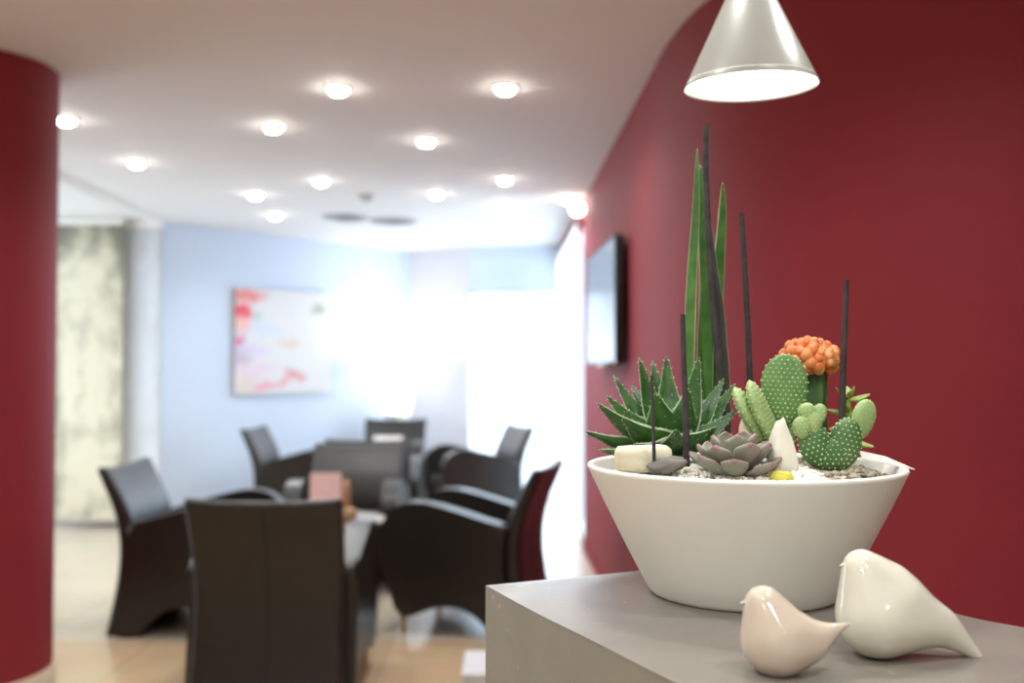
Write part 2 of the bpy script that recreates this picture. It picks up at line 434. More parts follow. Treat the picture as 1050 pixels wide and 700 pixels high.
M_ggravel = mat('grey_gravel_stone', (142, 132, 116), 0.85, col2=(188, 178, 160), noise_scale=70)
gravel('white_gravel', 'fine white gravel along the front and left rim of the bowl', lambda x, y, a, r: (y < BY-0.03 and x < BX+0.06 and r > 0.05), 2600, 0.0018, 0.0036, M_wgravel, zoff=0.004)
gravel('grey_gravel', 'coarse grey-brown pebble chips along the right front rim of the bowl', lambda x, y, a, r: (x > BX+0.055 and y < BY+0.09 and r > 0.05), 420, 0.003, 0.0075, M_ggravel, 0.6)

# ------------------------------------------------------------------ stones in the bowl
def stone(name, label, cat, c, size, m, rot=None, power=2.6, jit=0.12, taper=0.0, sub=3, group=None):
    bm = bmesh.new(); bmesh.ops.create_icosphere(bm, subdivisions=sub, radius=1)
    off = Vector((random.random()*50, random.random()*50, 3))
    for v in bm.verts:
        d = v.co.normalized()
        k = (abs(d.x)**power+abs(d.y)**power+abs(d.z)**power)**(-1/power)
        d = d*k*(1+jit*noise.noise(d*1.6+off))
        sc = 1-taper*(d.z+1)/2
        d = Vector((d.x*size[0]*sc, d.y*size[1]*sc, d.z*size[2]))
        v.co = (rot @ d) if rot is not None else d
    o = obj(name, bm, m, smooth='all', loc=c); tag(o, label, cat, group)
    return o
M_cream = mat('cream_stone', (226, 219, 192), 0.7, noise_amt=0.05, noise_scale=40, bump=0.15, bump_scale=90)
M_slate = mat('slate_stone', (112, 108, 102), 0.75, noise_amt=0.15, noise_scale=40, bump=0.2, bump_scale=90)
M_wstone = mat('white_stone', (232, 228, 214), 0.65, noise_amt=0.04, noise_scale=30, bump=0.2, bump_scale=60)
M_yel = mat('yellow_stone', (206, 196, 76), 0.6, noise_amt=0.1, noise_scale=60)
s = 1.15/FPX
stone('block_stone', 'cream rectangular block stone at the left front of the bowl', 'stone', P(660, 470, 1.15), (29*s, 0.018, 13.5*s), M_cream, power=6, jit=0.06, rot=Matrix.Rotation(-0.03, 3, 'Y'))
stone('flat_stone', 'flat dark grey stone between cream block and rosette', 'stone', P(683, 477, 1.125), (19*s, 0.014, 8*s), M_slate, jit=0.35, power=2.2, rot=Matrix.Rotation(-0.2, 3, 'Y'))
stone('pointed_stone', 'white pointed upright stone between the two spotted cacti', 'stone', P(802, 458, 1.125), (18.5*s, 0.013, 30*s), M_wstone, jit=0.22, taper=0.62, power=2.4, rot=Matrix.Rotation(-0.08, 3, 'Y'))
stone('yellow_stone', 'small yellow stone at the foot of the white pointed stone', 'stone', P(802, 489, 1.085), (11*s, 0.007, 5.5*s), M_yel, jit=0.3)
stone('beige_stone', 'small beige stone behind the purple rosette', 'stone', P(764, 445, 1.22), (9*s, 0.009, 17*s), M_cream, jit=0.3, taper=0.5)

# ------------------------------------------------------------------ aloe
M_aloe = mat('aloe_green', (31, 74, 24), 0.36, col2=(58, 102, 40), noise_scale=50, sss=0.05)
M_tooth = mat('aloe_margin', (168, 184, 150), 0.5, noise_amt=0.1, noise_scale=80)
AY = 1.235
aloe = thing('aloe_plant', 'dark green spiky aloe rosette with pale toothed leaf edges', 'plant', P(690, 468, AY))
def aloe_leaf(tipx, tipy, dY, w, bx=690, by=462, up=0.35, teeth=7):
    b = P(bx, by, AY+dY*0.12); t = P(tipx, tipy, AY+dY)
    mid = b.lerp(t, 0.5); d = (t-b); out = Vector((d.x, d.y, 0))
    mid += (out.normalized() if out.length > 1e-4 else Vector((0, -1, 0)))*0.12*d.length*up + Vector((0, 0, -0.05*d.length))
    path = catmull([b, mid, t], 6); n = len(path)
    ax = P(690, 400, AY)-P(690, 462, AY)
    # upper face looks inward to the rosette axis
    side = (Vector((-out.x, -out.y, 0)).normalized()*0.35 if out.length > 0.012 else Vector()) + Vector((0, -0.9 if dY > -0.02 else 0.9, 0.45))
    ws = [w*1.3*((1-(i/(n-1))**1.7)*(0.85+0.3*math.sin(PI*min(1, i/(n-1)*1.3))))+0.0006 for i in range(n)]
    ths = [0.010*(1-(i/(n-1))**2)+0.0006 for i in range(n)]
    bm = bmesh.new()
    rings = blade(bm, path, ws, ths, side, cup=0.28, seg=16)
    for i in range(2, n-1):
        for k, sg in ((0, 1), (8, -1)):
            v = rings[i][k].co; c = path[i]; o = (v-c).normalized(); tt = (path[i+1]-path[i]).normalized()
            tip = v+o*0.0021+tt*0.0013; a = bm.verts.new(v+tt*0.0013-o*0.0004); b2 = bm.verts.new(v-tt*0.0013-o*0.0004)
            c2 = bm.verts.new(v+Vector(side).normalized()*0.0009-o*0.0004); e = bm.verts.new(tip)
            for q in ((a, b2, e), (b2, c2, e), (c2, a, e), (a, c2, b2)): f = bm.faces.new(q); f.material_index = 1
    # pale bumps on the underside/face
    for i in range(4, n-1):
        for j in range(3):
            k = random.choice((2, 3, 5, 6, 10, 11, 13, 14)); ico(bm, rings[i][k].co.lerp(rings[min(i+1, n-1)][k].co, random.random()), 0.0007, 1, mi=1)
    return obj('leaf', rel(bm, aloe), [M_aloe, M_tooth], aloe)
for a in [(655, 366, 0.03, .030), (683, 364, 0.035, .034), (669, 369, 0.05, .030), (717, 366, 0.01, .032), (629, 385, 0.03, .026), (621, 405, 0.0, .030), (612, 413, -0.03, .028),
          (599, 442, -0.02, .024), (614, 461, -0.03, .02), (742, 388, 0.02, .026), (754, 393, 0.04, .024), (756, 420, -0.01, .024), (638, 428, -0.055, .034),
          (693, 440, -0.085, .030), (672, 402, -0.02, .046), (706, 398, -0.02, .044), (735, 438, -0.05, .03), (650, 455, -0.07, .03), (648, 395, 0.05, .03)]:
    aloe_leaf(*a)

# ------------------------------------------------------------------ sansevieria
M_sans = mat('snake_leaf_green', (56, 104, 44), 0.38, col2=(86, 132, 62), noise_scale=40)
M_sdark = mat('snake_leaf_dark', (66, 70, 66), 0.45, noise_amt=0.15, noise_scale=40)
M_sedge = mat('snake_leaf_edge', (168, 172, 140), 0.5, noise_amt=0.08)
SY = 1.315; ss = SY/FPX
sans = thing('snake_plant', 'tall upright green spear leaves rising behind the aloe', 'plant', P(724, 450, SY))
def spear(pts, w, dY, m, cup=0.35, nrm=(0.1, -1, 0)):
    path = catmull([P(x, y, SY+dY) for x, y in pts], 7); n = len(path); bm = bmesh.new()
    ws = [w*ss*(1-(i/(n-1))**2.6)**0.8*(0.8+0.2*min(1, i/(n*0.3)))+0.0008 for i in range(n)]
    blade(bm, path, ws, [max(0.0012, x*0.45) for x in ws], nrm, cup=cup, seg=12)
    return obj('leaf', rel(bm, sans), [m, M_sedge], sans)
spear([(707, 455), (707, 370), (710, 287), (714, 215), (715, 152)], 12, -0.01, M_sans, 0.4, (-0.5, -1, 0))
spear([(722, 455), (722, 370), (724, 300), (721, 230), (718, 168)], 19, 0.0, M_sans, 0.3, (0.15, -1, 0))
spear([(735, 455), (733, 370), (736, 280), (740, 220), (741, 187)], 15, 0.02, M_sans, 0.3, (0.4, -1, 0))
spear([(745, 455), (742, 390), (737, 320), (731, 270), (727, 220)], 12, -0.005, M_sdark, 0.5, (0.7, -1, 0))

# ------------------------------------------------------------------ sticks
M_stick = mat('dark_stick_bark', (44, 40, 42), 0.7, col2=(68, 61, 62), noise_scale=60, bump=0.2, bump_scale=120)
def stick(pts, Y, w, label):
    path = catmull([P(x, y, Y) for x, y in pts], 5); bm = bmesh.new(); n = len(path)
    tube(bm, path, [w/2*Y/FPX*(1.15-0.35*i/(n-1)) for i in range(n)], 10)
    o = obj('stick', bm, M_stick, smooth=True); tag(o, label, 'stick', 'dark sticks in the bowl'); base_origin(o, path[0])
stick([(741, 470), (740, 400), (733, 330), (728, 265), (724, 180), (724, 127)], 1.285, 7.2, 'tallest dark stick, rising just in front of the green spear leaves')
stick([(772, 470), (769, 395), (766, 320), (762, 250), (760, 218)], 1.33, 6.6, 'dark stick standing alone between the spear leaves and the orange cactus')
stick([(862, 470), (864, 400), (866, 340), (868, 287)], 1.255, 6.6, 'dark stick to the right of the orange-topped cactus')
stick([(704, 478), (703, 420), (701, 370), (700, 322)], 1.155, 6.4, 'short thick dark stick in front of the right half of the aloe')
stick([(671, 480), (670, 440), (668, 385)], 1.125, 3.6, 'thin dark stick standing by the cream block stone')

# ------------------------------------------------------------------ echeveria
M_ech = mat('echeveria_skin', (134, 142, 122), 0.5, col2=(148, 136, 130), noise_scale=30, sss=0.05)
M_echt = mat('echeveria_tip', (150, 110, 110), 0.5, noise_amt=0.1)
EY = 1.115
ec = P(754, 489, EY)
ech = thing('echeveria', 'grey-purple fleshy rosette succulent at the front of the bowl', 'plant', ec)
def ech_leaf(az, elev, L, w, z0=0.0):
    d = Vector((math.cos(az)*math.cos(elev), math.sin(az)*math.cos(elev), math.sin(elev)))
    upv = Vector((-math.cos(az)*math.sin(elev), -math.sin(az)*math.sin(elev), math.cos(elev)))
    b = ec+Vector((0, 0, z0))
    path = catmull([b, b+d*L*0.5-upv*0.05*L, b+d*L*0.85+upv*0.04*L, b+d*L+upv*0.13*L], 5); n = len(path)
    ws = []; ths = []
    for i in range(n):
        x = i/(n-1); ws.append(w*(0.35+0.65*math.sin(PI*min(1, x*0.80+0.02))**1.0)*(1 if x < .66 else max(0.04, 1-((x-.66)/.34)**1.25)))
        ths.append(0.0085*(1-0.25*x)*(1 if x < .84 else max(0.15, 1-((x-.84)/.16)**2)))
    bm = bmesh.new(); blade(bm, path, ws, ths, upv, cup=0.22, seg=14, margin=False)
    for f in bm.faces:
        c = f.calc_center_median()
        if (c-path[-1]).length < 0.0055: f.material_index = 1
    obj('leaf', rel(bm, ech), [M_ech, M_echt], ech)
for ring, (nl, el, L, w, z0) in enumerate([(7, 0.20, .056, .030, 0.004), (7, 0.55, .054, .030, 0.006), (5, 0.95, .046, .026, .008), (3, 1.25, .034, .018, .010)]):
    for k in range(nl):
        ech_leaf(2*PI*k/nl+ring*0.37+random.uniform(-.1, .1), el+random.uniform(-.08, .08), L*random.uniform(.92, 1.06), w, z0)

# ------------------------------------------------------------------ cacti
M_pad = mat('cactus_pad_green', (84, 128, 66), 0.55, col2=(110, 148, 86), noise_scale=35, sss=0.05)
M_padd = mat('cactus_pad_dark_green', (64, 106, 56), 0.55, col2=(86, 126, 72), noise_scale=35, sss=0.05)
M_padl = mat('cactus_pad_light_green', (142, 172, 106), 0.55, col2=(160, 186, 124), noise_scale=35, sss=0.05)
M_dot = mat('cactus_spine_tuft', (204, 212, 164), 0.7, noise_amt=0.05)
def pad(parent, cx, cy, w, h, Y, tilt, m, thick=0.017, yaw=0.0, dots=True, egg=0.15, dr=0.00125, sp=0.0062):
    """flat oval cactus pad: pixel centre, pixel size; tilt>0 leans to the right"""
    k = Y/FPX; a, b = w*k/2, h*k/2; c = P(cx, cy, Y)
    R = Matrix.Rotation(tilt, 3, 'Y') @ Matrix.Rotation(yaw, 3, 'Z')
    bm = bmesh.new(); bmesh.ops.create_uvsphere(bm, u_segments=32, v_segments=20, radius=1)
    def sh(x, z, sgn):
        q = max(0, 1-x*x-z*z); return Vector((a*x*(1+egg*z), sgn*thick/2*q**0.42, b*z))
    for v in bm.verts:
        d = v.co; p = Vector((a*d.x*(1+egg*d.z), math.copysign(abs(d.y)**0.84, d.y)*thick/2, b*d.z)); v.co = c+R @ p
    for f in bm.faces: f.smooth = True
    if dots:
        nz = max(3, int(2*b/(sp*0.86))); pts = []
        for j in range(-nz, nz+1):
            z = j*sp*0.86/b
            for i in range(-30, 31):
                x = (i+0.5*(j % 2))*sp/a
                if x*x+z*z < 0.93: pts.append((x, z))
        for x, z in pts:
            for sg in (-1, 1):
                ico(bm, c+R @ sh(x, z, sg), dr*random.uniform(.75, 1.2), 1, (1, .8, 1), mi=1)
        for j in range(26):   # tufts on the rim
            t = 2*PI*j/26; ico(bm, c+R @ Vector((a*math.cos(t)*(1+egg*math.sin(t)), 0, b*math.sin(t))), dr*1.15, 1, mi=1)
    return obj('pad', rel(bm, parent), [m, M_dot], parent)
OY = 1.225
op = thing('opuntia_cactus', 'spotted prickly pear cactus with one tall round pad and two narrow pads', 'cactus', P(790, 470, OY))
pad(op, 804, 400, 46, 74, OY, 0.05, M_pad, yaw=-0.35)
pad(op, 768, 425, 36, 62, OY-0.005, -0.50, M_padl, thick=0.018, yaw=1.15)
pad(op, 782, 424, 40, 72, OY-0.01, -0.40, M_padl, thick=0.018, yaw=1.1)
pad(op, 797, 452, 36, 50, OY+0.004, 0.0, M_pad)
HY = 1.165
oh = thing('opuntia_cactus', 'low heart-shaped spotted cactus with small knobs, in the right front of the bowl', 'cactus', P(850, 480, HY))
pad(oh, 836, 456, 34, 50, HY, -0.36, M_padd, thick=0.024, egg=0.0)
pad(oh, 866, 455, 34, 54, HY+0.002, 0.24, M_padd, thick=0.024, egg=0.0)
pad(oh, 851, 465, 48, 34, HY+0.001, 0.0, M_padd, thick=0.025, egg=-0.1)
pad(oh, 822, 438, 17, 22, HY-0.012, -0.1, M_padl, thick=0.013, dots=True, sp=0.005, dr=0.0008)
pad(oh, 828, 424, 18, 22, HY-0.004, -0.3, M_padl, thick=0.014, sp=0.005, dr=0.0008)
pad(oh, 840, 425, 14, 22, HY-0.002, 0.15, M_padl, thick=0.013, sp=0.005, dr=0.0008)
pad(oh, 833, 433, 18, 24, HY-0.006, 0.05, M_padl, thick=0.014, sp=0.005, dr=0.0008)
pad(oh, 885, 430, 26, 42, HY+0.01, 0.28, M_padl, thick=0.016, yaw=0.3, sp=0.008, dr=0.0008)
pad(oh, 874, 452, 14, 26, HY+0.008, 0.5, M_padl, thick=0.014, dots=False)

MY = 1.30; ms = MY/FPX
M_stock = mat('moon_cactus_stock', (74, 112, 62), 0.5, noise_amt=0.15, noise_scale=30)
M_orange = mat('moon_cactus_graft', (228, 116, 56), 0.5, col2=(240, 168, 108), noise_scale=60, sss=0.08)
M_orange_l = mat('moon_cactus_spines', (240, 196, 130), 0.6, noise_amt=0.05)
mc = thing('moon_cactus', 'grafted cactus with bumpy orange head on a green stem', 'cactus', P(837, 460, MY))
bm = bmesh.new()   # three-winged stem
c0 = P(837, 470, MY); c1 = P(838, 378, MY); secs = []
for j in range(9):
    c = c0.lerp(c1, j/8); ring = []
    for k in range(36):
        a = 2*PI*k/36; r = (8.5+5.5*max(0, math.cos(1.5*((a+0.5) % (2*PI/3)-PI/3)))**3)*ms*(1+0.05*math.sin(j*2.4))
        ring.append(bm.verts.new(c+Vector((r*math.cos(a), r*math.sin(a), 0))))
    secs.append(ring)
for A, B in zip(secs, secs[1:]):
    for k in range(36): f = bm.faces.new((A[k], A[(k+1) % 36], B[(k+1) % 36], B[k])); f.smooth = True
bm.faces.new(secs[0][::-1]); bm.faces.new(secs[-1])
obj('stem', rel(bm, mc), M_stock, mc)
bm = bmesh.new(); hc = P(829, 368, MY-0.005)
ico(bm, hc, 1, 2, (26*ms, 22*ms, 17*ms))
for k in range(95):
    z = random.uniform(-0.75, 1); a = random.uniform(0, 2*PI); q = math.sqrt(1-z*z)
    d = Vector((q*math.cos(a)*27*ms, q*math.sin(a)*23*ms, z*18*ms))
    if d.x > 6*ms and random.random() < .5: d.z -= 6*ms
    r = random.uniform(4.2, 7.0)*ms
    ico(bm, hc+d, r, 2, (1, 1, random.uniform(.85, 1.15)), jitter=0.15)
    for i in range(5):
        e = Vector((random.gauss(0, 1), random.gauss(0, 1)-.4, random.gauss(0, 1)+.4)).normalized()
        ico(bm, hc+d+e*r*0.98, 0.0008, 1, mi=1)
o = obj('graft_head', rel(bm, mc), [M_orange, M_orange_l], mc); o['label'] = 'bumpy orange cactus head'

M_yg = mat('sedum_green', (126, 158, 66), 0.45, col2=(158, 182, 92), noise_scale=40, sss=0.05)
YY = 1.275
sd = thing('jade_succulent', 'small bright yellow-green leafy succulent behind the heart-shaped cactus', 'plant', P(872, 470, YY))
bm = bmesh.new(); tube(bm, catmull([P(872, 475, YY), P(871, 440, YY), P(869, 405, YY)], 5), 0.0035, 8); obj('stem', rel(bm, sd), M_yg, sd, smooth=True)
for bx, by, tx, ty, dY in [(870, 407, 857, 397, -.012), (870, 405, 876, 396, -.01), (870, 410, 892, 404, -.005), (869, 406, 868, 396, .02), (870, 422, 848, 420, -.005), (871, 425, 893, 418, -.01),
                           (870, 436, 850, 440, -.01), (871, 440, 890, 446, .01), (872, 450, 896, 458, -.02), (872, 455, 880, 462, -.03), (870, 420, 862, 410, -.02), (871, 432, 882, 430, -.03)]:
    b = P(bx, by, YY); t = P(tx, ty, YY+dY); path = catmull([b, b.lerp(t, .5)+Vector((0, 0, -.002)), t], 5); n = len(path)
    bm = bmesh.new(); ws = [0.012*math.sin(PI*(0.12+0.84*i/(n-1)))+.0006 for i in range(n)]
    blade(bm, path, ws, [x*.5 for x in ws], (0, -.4, 1), cup=.2, seg=12, margin=False); obj('leaf', rel(bm, sd), M_yg, sd)

# bark strip and plant tag
bm = bmesh.new()
b0 = P(742, 456, 1.20); b1 = P(776, 447, 1.18)
path = catmull([b0, b0.lerp(b1, .5)+Vector((0, 0, .002)), b1], 4)
blade(bm, path, [.008, .010, .011, .011, .012, .011, .010, .009, .006], [.003]*9, (0, -1, .6), seg=8, margin=False)
o = obj('bark_chip', bm, mat('brown_bark', (96, 72, 52), 0.85, noise_amt=.3, noise_scale=50)); tag(o, 'thin brown bark chip lying behind the purple rosette', 'bark'); base_origin(o, b0)
bm = bmesh.new()
q = [P(881, 462, 1.225), P(908, 468, 1.222), P(938, 481, 1.205), P(884, 470, 1.205)]
lowv = [bm.verts.new(v-Vector((0, 0, .0008))) for v in q]; hi = [bm.verts.new(v+Vector((0, 0, .0004))) for v in q]
bm.faces.new(lowv[::-1]); bm.faces.new(hi)
for i in range(4): bm.faces.new((lowv[i], lowv[(i+1) % 4], hi[(i+1) % 4], hi[i]))
o = obj('plant_tag', bm, mat('white_plastic', (228, 220, 210), .45, noise_amt=.02)); tag(o, 'white pointed plastic plant tag lying over the right rim of the bowl', 'tag'); base_origin(o, q[0])

# ------------------------------------------------------------------ ceramic birds
def bird(name, label, circles, links, Y, base_py, depth, m, beak):
    """rounded body = chain of swollen capsules blended by remesh; circles: (px,py,r_px,dY)"""
    k = Y/FPX; bm = bmesh.new(); zb = CT
    cs = [(P(x, y, Y+dy), r*k) for x, y, r, dy in circles]
    for i, j in links:
        (p, r), (q, t) = cs[i], cs[j]
        for u in range(9):
            f = u/8; bmesh.ops.create_icosphere(bm, subdivisions=3, radius=r+(t-r)*f, matrix=Matrix.Translation(p.lerp(q, f)))
    me = bpy.data.meshes.new('tmp'); bm.to_mesh(me); bm.free(); t = bpy.data.objects.new('tmp', me); C.objects.link(t)
    a = t.modifiers.new('r', 'REMESH'); a.mode = 'VOXEL'; a.voxel_size = 0.0013
    b = t.modifiers.new('s', 'SMOOTH'); b.factor = 0.5; b.iterations = 90
    dg = bpy.context.evaluated_depsgraph_get(); ev = t.evaluated_get(dg); me2 = bpy.data.meshes.new_from_object(ev)
    bpy.data.objects.remove(t)
    bm = bmesh.new(); bm.from_mesh(me2)
    c = cs[1][0]
    for v in bm.verts:
        v.co.y = c.y+(v.co.y-c.y)*depth
    zmin = min(v.co.z for v in bm.verts); cut = zmin+0.0035
    for v in bm.verts: v.co.z += zb-cut
    r = bmesh.ops.bisect_plane(bm, geom=bm.verts[:]+bm.edges[:]+bm.faces[:], plane_co=(0, 0, zb), plane_no=(0, 0, -1), clear_outer=True)
    es = [e for e in r['geom_cut'] if isinstance(e, bmesh.types.BMEdge)]
    bmesh.ops.holes_fill(bm, edges=es)
    o = obj(name, bm, m, smooth=50); tag(o, label, 'figurine'); base_origin(o, (c.x, c.y, zb))
    bm = bmesh.new(); p0 = P(beak[0]+beak[2], beak[1], Y)+Vector((0, 0, zb-cut)); p1 = P(beak[0], beak[1]+beak[3], Y)+Vector((0, 0, zb-cut))
    tube(bm, [p0, p0.lerp(p1, .5), p1], [beak[4]*k, beak[4]*k*.65, beak[4]*k*.12], 12)
    bk = obj('beak', bm, m, o, smooth=True); bk.data.transform(Matrix.Translation(-Vector(o.location)))
    return o
M_bird1 = mat('cream_glaze', (204, 189, 171), 0.08, noise_amt=0.015, noise_scale=8, coat=0.6)
M_bird2 = mat('ivory_glaze', (216, 213, 196), 0.08, noise_amt=0.015, noise_scale=8, coat=0.6)
bird('bird_figurine', 'small glossy cream ceramic bird on the counter in front of the bowl',
     [(783, 609, 20.5, 0), (797, 645, 38, 0), (826, 646, 24, 0), (846, 639, 12, 0), (859, 633, 6.5, 0), (872, 628, 3, 0)],
     [(0, 1), (1, 2), (2, 3), (3, 4), (4, 5)], 0.905, 684, 0.95, M_bird1, (759, 606, 12, 1, 5))
bird('bird_figurine', 'large glossy ivory ceramic bird with long drooping tail on the counter',
     [(884, 577, 20.5, 0), (900, 626, 43, 0), (935, 628, 32, 0), (963, 636, 21, 0), (985, 652, 12, 0), (1004, 668, 5.5, 0), (909, 599, 30, 0), (914, 614, 38, 0)],
     [(0, 6), (6, 7), (7, 2), (1, 7), (6, 2), (0, 1), (1, 2), (2, 3), (3, 4), (4, 5)], 0.955, 670, 0.95, M_bird2, (861, 572, 12, 2, 5))

# ------------------------------------------------------------------ pendant lamp
LY = 1.50
lc = P(770, 89, LY); lr = 68*LY/FPX
lamp = thing('pendant_lamp', 'grey metal cone pendant lamp hanging above the succulent bowl', 'lamp', lc)
tiltM = Matrix.Rotation(math.radians(2.2), 4, 'X') @ Matrix.Rotation(math.radians(-0.8), 4, 'Y')
hgt = lr*1.86
bm = bmesh.new()
lathe(bm, [(lr, 0), (lr*0.985, 0.003), (0.021, hgt*0.90), (0.012, hgt*0.93), (0.010, hgt*0.93-0.002), (lr*0.975, 0.0055), (lr*0.99, -0.0006)], 96, M=tiltM, close=True)
obj('lamp_shade', bm, M_lamp_metal, lamp, smooth=40)
M_shin = mat('white_enamel', (250, 246, 236), 0.6, noise_amt=.005)
bm = bmesh.new(); lathe(bm, [(lr*0.962, 0.008), (0.012, hgt*0.91), (0, hgt*0.91)], 96, M=tiltM); o = obj('inner_reflector', bm, M_shin, lamp, smooth='all'); o['label'] = 'white inside of the shade'
M_diff = emission('pendant_diffuser_glow', (255, 250, 238), 3.2)
bm = bmesh.new(); lathe(bm, [(0, 0.002), (lr*0.962, 0.002), (lr*0.962, 0.005), (0, 0.005)], 96, M=tiltM); o = obj('diffuser', bm, M_diff, lamp); o['label'] = 'glowing white round diffuser'
bm = bmesh.new(); tube(bm, [Vector((0, 0, hgt*0.92)), Vector((0, 0, H-lc.z-0.02))], 0.003, 8); obj('cord', bm, M_black, lamp, smooth=True)
bm = bmesh.new(); lathe(bm, [(0, H-lc.z), (0.045, H-lc.z), (0.045, H-lc.z-0.018), (0.008, H-lc.z-0.03), (0, H-lc.z-0.03)], 32); obj('ceiling_rose', bm, M_lamp_metal, lamp, smooth=30)
d = bpy.data.lights.new('pendant_bulb', 'SPOT'); d.energy = PENDANT_W; d.color = (1, .93, .82); d.spot_size = math.radians(130); d.spot_blend = .6; d.shadow_soft_size = 0.05
o = bpy.data.objects.new('pendant_bulb', d); C.objects.link(o); o.parent = lamp; o.location = (0, 0, -0.004)

# ------------------------------------------------------------------ downlights
M_ring = mat('white_lamp_ring', (240, 238, 232), 0.35, noise_amt=.005)
M_lens = emission('downlight_lens', (255, 248, 236), 70)
def make_downlight():
    t = thing('downlight', '', 'lamp')
    bm = bmesh.new(); lathe(bm, [(0.062, 0), (0.062, -0.005), (0.057, -0.009), (0.042, -0.010), (0.040, -0.004), (0.040, 0)], 32, close=True); obj('trim_ring', bm, M_ring, t, smooth=40)
    bm = bmesh.new(); lathe(bm, [(0.040, -0.004), (0.038, -0.016), (0.028, -0.028), (0, -0.033)], 24); o = obj('lens', bm, M_lens, t, smooth='all'); o['label'] = 'glowing warm lens'
    d = bpy.data.lights.new('downlight_beam', 'SPOT'); d.energy = LAMP_W; d.color = (.95, .985, 1.0); d.spot_size = math.radians(150); d.spot_blend = .6; d.shadow_soft_size = 0.04
    o = bpy.data.objects.new('downlight_beam', d); C.objects.link(o); o.parent = t; o.location = (0, 0, -0.04)
    return t
dl = [((518, 89), 'nearest downlight to the red wall, in the front row of the ceiling'), ((347, 90), 'front-row downlight in the middle of the ceiling, left of the one by the red wall'),
      ((280, 129), 'second-row downlight, the one straight above the painting and left chairs'), ((437, 144), 'second-row downlight right of the ceiling middle'),
      ((140, 166), 'downlight above the panel curtain, second from the red column'), ((68, 122), 'downlight half hidden by the red column'),
      ((262, 199), 'downlight nearest the painting, left of a pair'), ((329, 185), 'downlight just left of the small round ceiling sensor'),
      ((282, 220), 'rearmost downlight, just above the painting'), ((447, 198), 'downlight just right of the grey round ceiling vents'),
      ((518, 183), 'third-row downlight toward the red wall'), ((515, 210), 'faint rear downlight in front of the bright far window'), ((580, 203), 'downlight tight against the far end of the red wall')]
d0 = None
for (px, py), lab in dl:
    p = PZ(px, py, H)
    if d0 is None: d0 = make_downlight(); d0.location = p; d0['label'] = lab; d0['group'] = 'recessed ceiling downlights'
    else: dup(d0, p, 0, lab, 'recessed ceiling downlights')
for x, y in [(-0.55, 2.9), (-1.7, 2.9), (0.25, 1.75), (-0.6, 1.2), (0.75, 0.55), (-0.1, -0.35), (1.0, 1.75), (-1.7, 1.2), (-0.9, 0.1), (0.5, -0.8), (-0.7, -1.3), (-1.8, -0.6), (0.9, -1.6)]:
    dup(d0, (x, y, H), 0, 'ceiling downlight over the counter area, above the picture', 'downlights over the counter')

# small spotlight on the end of the red wall
p = P(592, 214, 7.45)
sp = thing('ceiling_spotlight', 'small round bright spotlight at the ceiling by the far end of the red wall', 'lamp', (p.x, p.y, H))
bm = bmesh.new(); lathe(bm, [(0, 0), (.03, 0), (.03, -.012), (.008, -.016), (.008, p.z-H+.04), (0, p.z-H+.04)], 20); obj('mount', bm, M_ring, sp, smooth=30)
bm = bmesh.new(); bmesh.ops.create_uvsphere(bm, u_segments=24, v_segments=14, radius=.055, matrix=Matrix.Translation((0, 0, p.z-H))); o = obj('globe', bm, emission('spot_globe_glow', (255, 244, 226), 8), sp, smooth='all'); o['label'] = 'glowing globe'

# ceiling vents
M_vent = mat('grey_vent_metal', (178, 180, 182), .6, noise_amt=.03); M_ventd = mat('dark_vent_gap', (120, 122, 124), .8, noise_amt=.03)
def vent(name, px, py, r, label, group=None):
    t = thing(name, label, 'vent' if 'vent' in name else 'sensor', PZ(px, py, H), 0, group)
    bm = bmesh.new(); lathe(bm, [(r, 0), (r, -.012), (r*.9, -.02), (r*.82, -.012), (r*.82, 0)], 40, close=True); obj('rim', bm, M_vent, t, smooth=30)
    bm = bmesh.new()
    for f in (.70, .5, .3): lathe(bm, [(r*f, -.004), (r*(f+.1), -.018), (r*(f+.1), -.021), (r*f, -.007)], 40, close=True)
    obj('louvre_rings', bm, M_vent, t, smooth=30)
    bm = bmesh.new(); lathe(bm, [(0, -.001), (r*.82, -.001), (r*.82, -.003), (0, -.003)], 40); obj('dark_cavity', bm, M_ventd, t)
vent('ceiling_vent', 354, 222, .19, 'round grey ceiling vent, the left of two in front of the far corner', 'round ceiling vents')
vent('ceiling_vent', 403, 226, .21, 'round grey ceiling vent, the right of two in front of the far corner', 'round ceiling vents')
t = thing('smoke_detector', 'small grey round ceiling sensor in front of the two vents', 'sensor', PZ(376, 200, H))
bm = bmesh.new(); lathe(bm, [(0, 0), (.06, 0), (.06, -.018), (.045, -.034), (0, -.036)], 32); obj('housing', bm, M_vent, t, smooth=30)
bm = bmesh.new(); lathe(bm, [(.02, -.0355), (.02, -.042), (0, -.044)], 20); obj('sensor_cap', bm, M_ventd, t, smooth=30)

# ------------------------------------------------------------------ television
tvA, tvB = Vector((0.523, 5.02, 0)), Vector((0.468, 6.2, 0))
tdir = (tvB-tvA).normalized(); ang = math.atan2(tdir.y, tdir.x); L = (tvB-tvA).length
tv = thing('television', 'flat black television hung on the red wall', 'television', (tvA.x, tvA.y, 1.39), ang)
hh = 0.655
bm = bmesh.new(); box(bm, 0, L, -0.045, -0.004, 0, hh, 0.006, 2); obj('housing', bm, M_black, tv, smooth=30)
for v in (0,):
    bm = bmesh.new()
    box(bm, 0, L, -0.004, 0.004, 0, 0.012); box(bm, 0, L, -0.004, 0.004, hh-0.012, hh); box(bm, 0, 0.012, -0.004, 0.004, 0.012, hh-0.012); box(bm, L-0.012, L, -0.004, 0.004, 0.012, hh-0.012)
    obj('bezel', bm, M_black, tv)
M_screen = mat('glossy_dark_screen', (34, 40, 48), 0.25, spec=0.5, noise_amt=.02, emit=(168, 192, 222), emit_s=0.2)
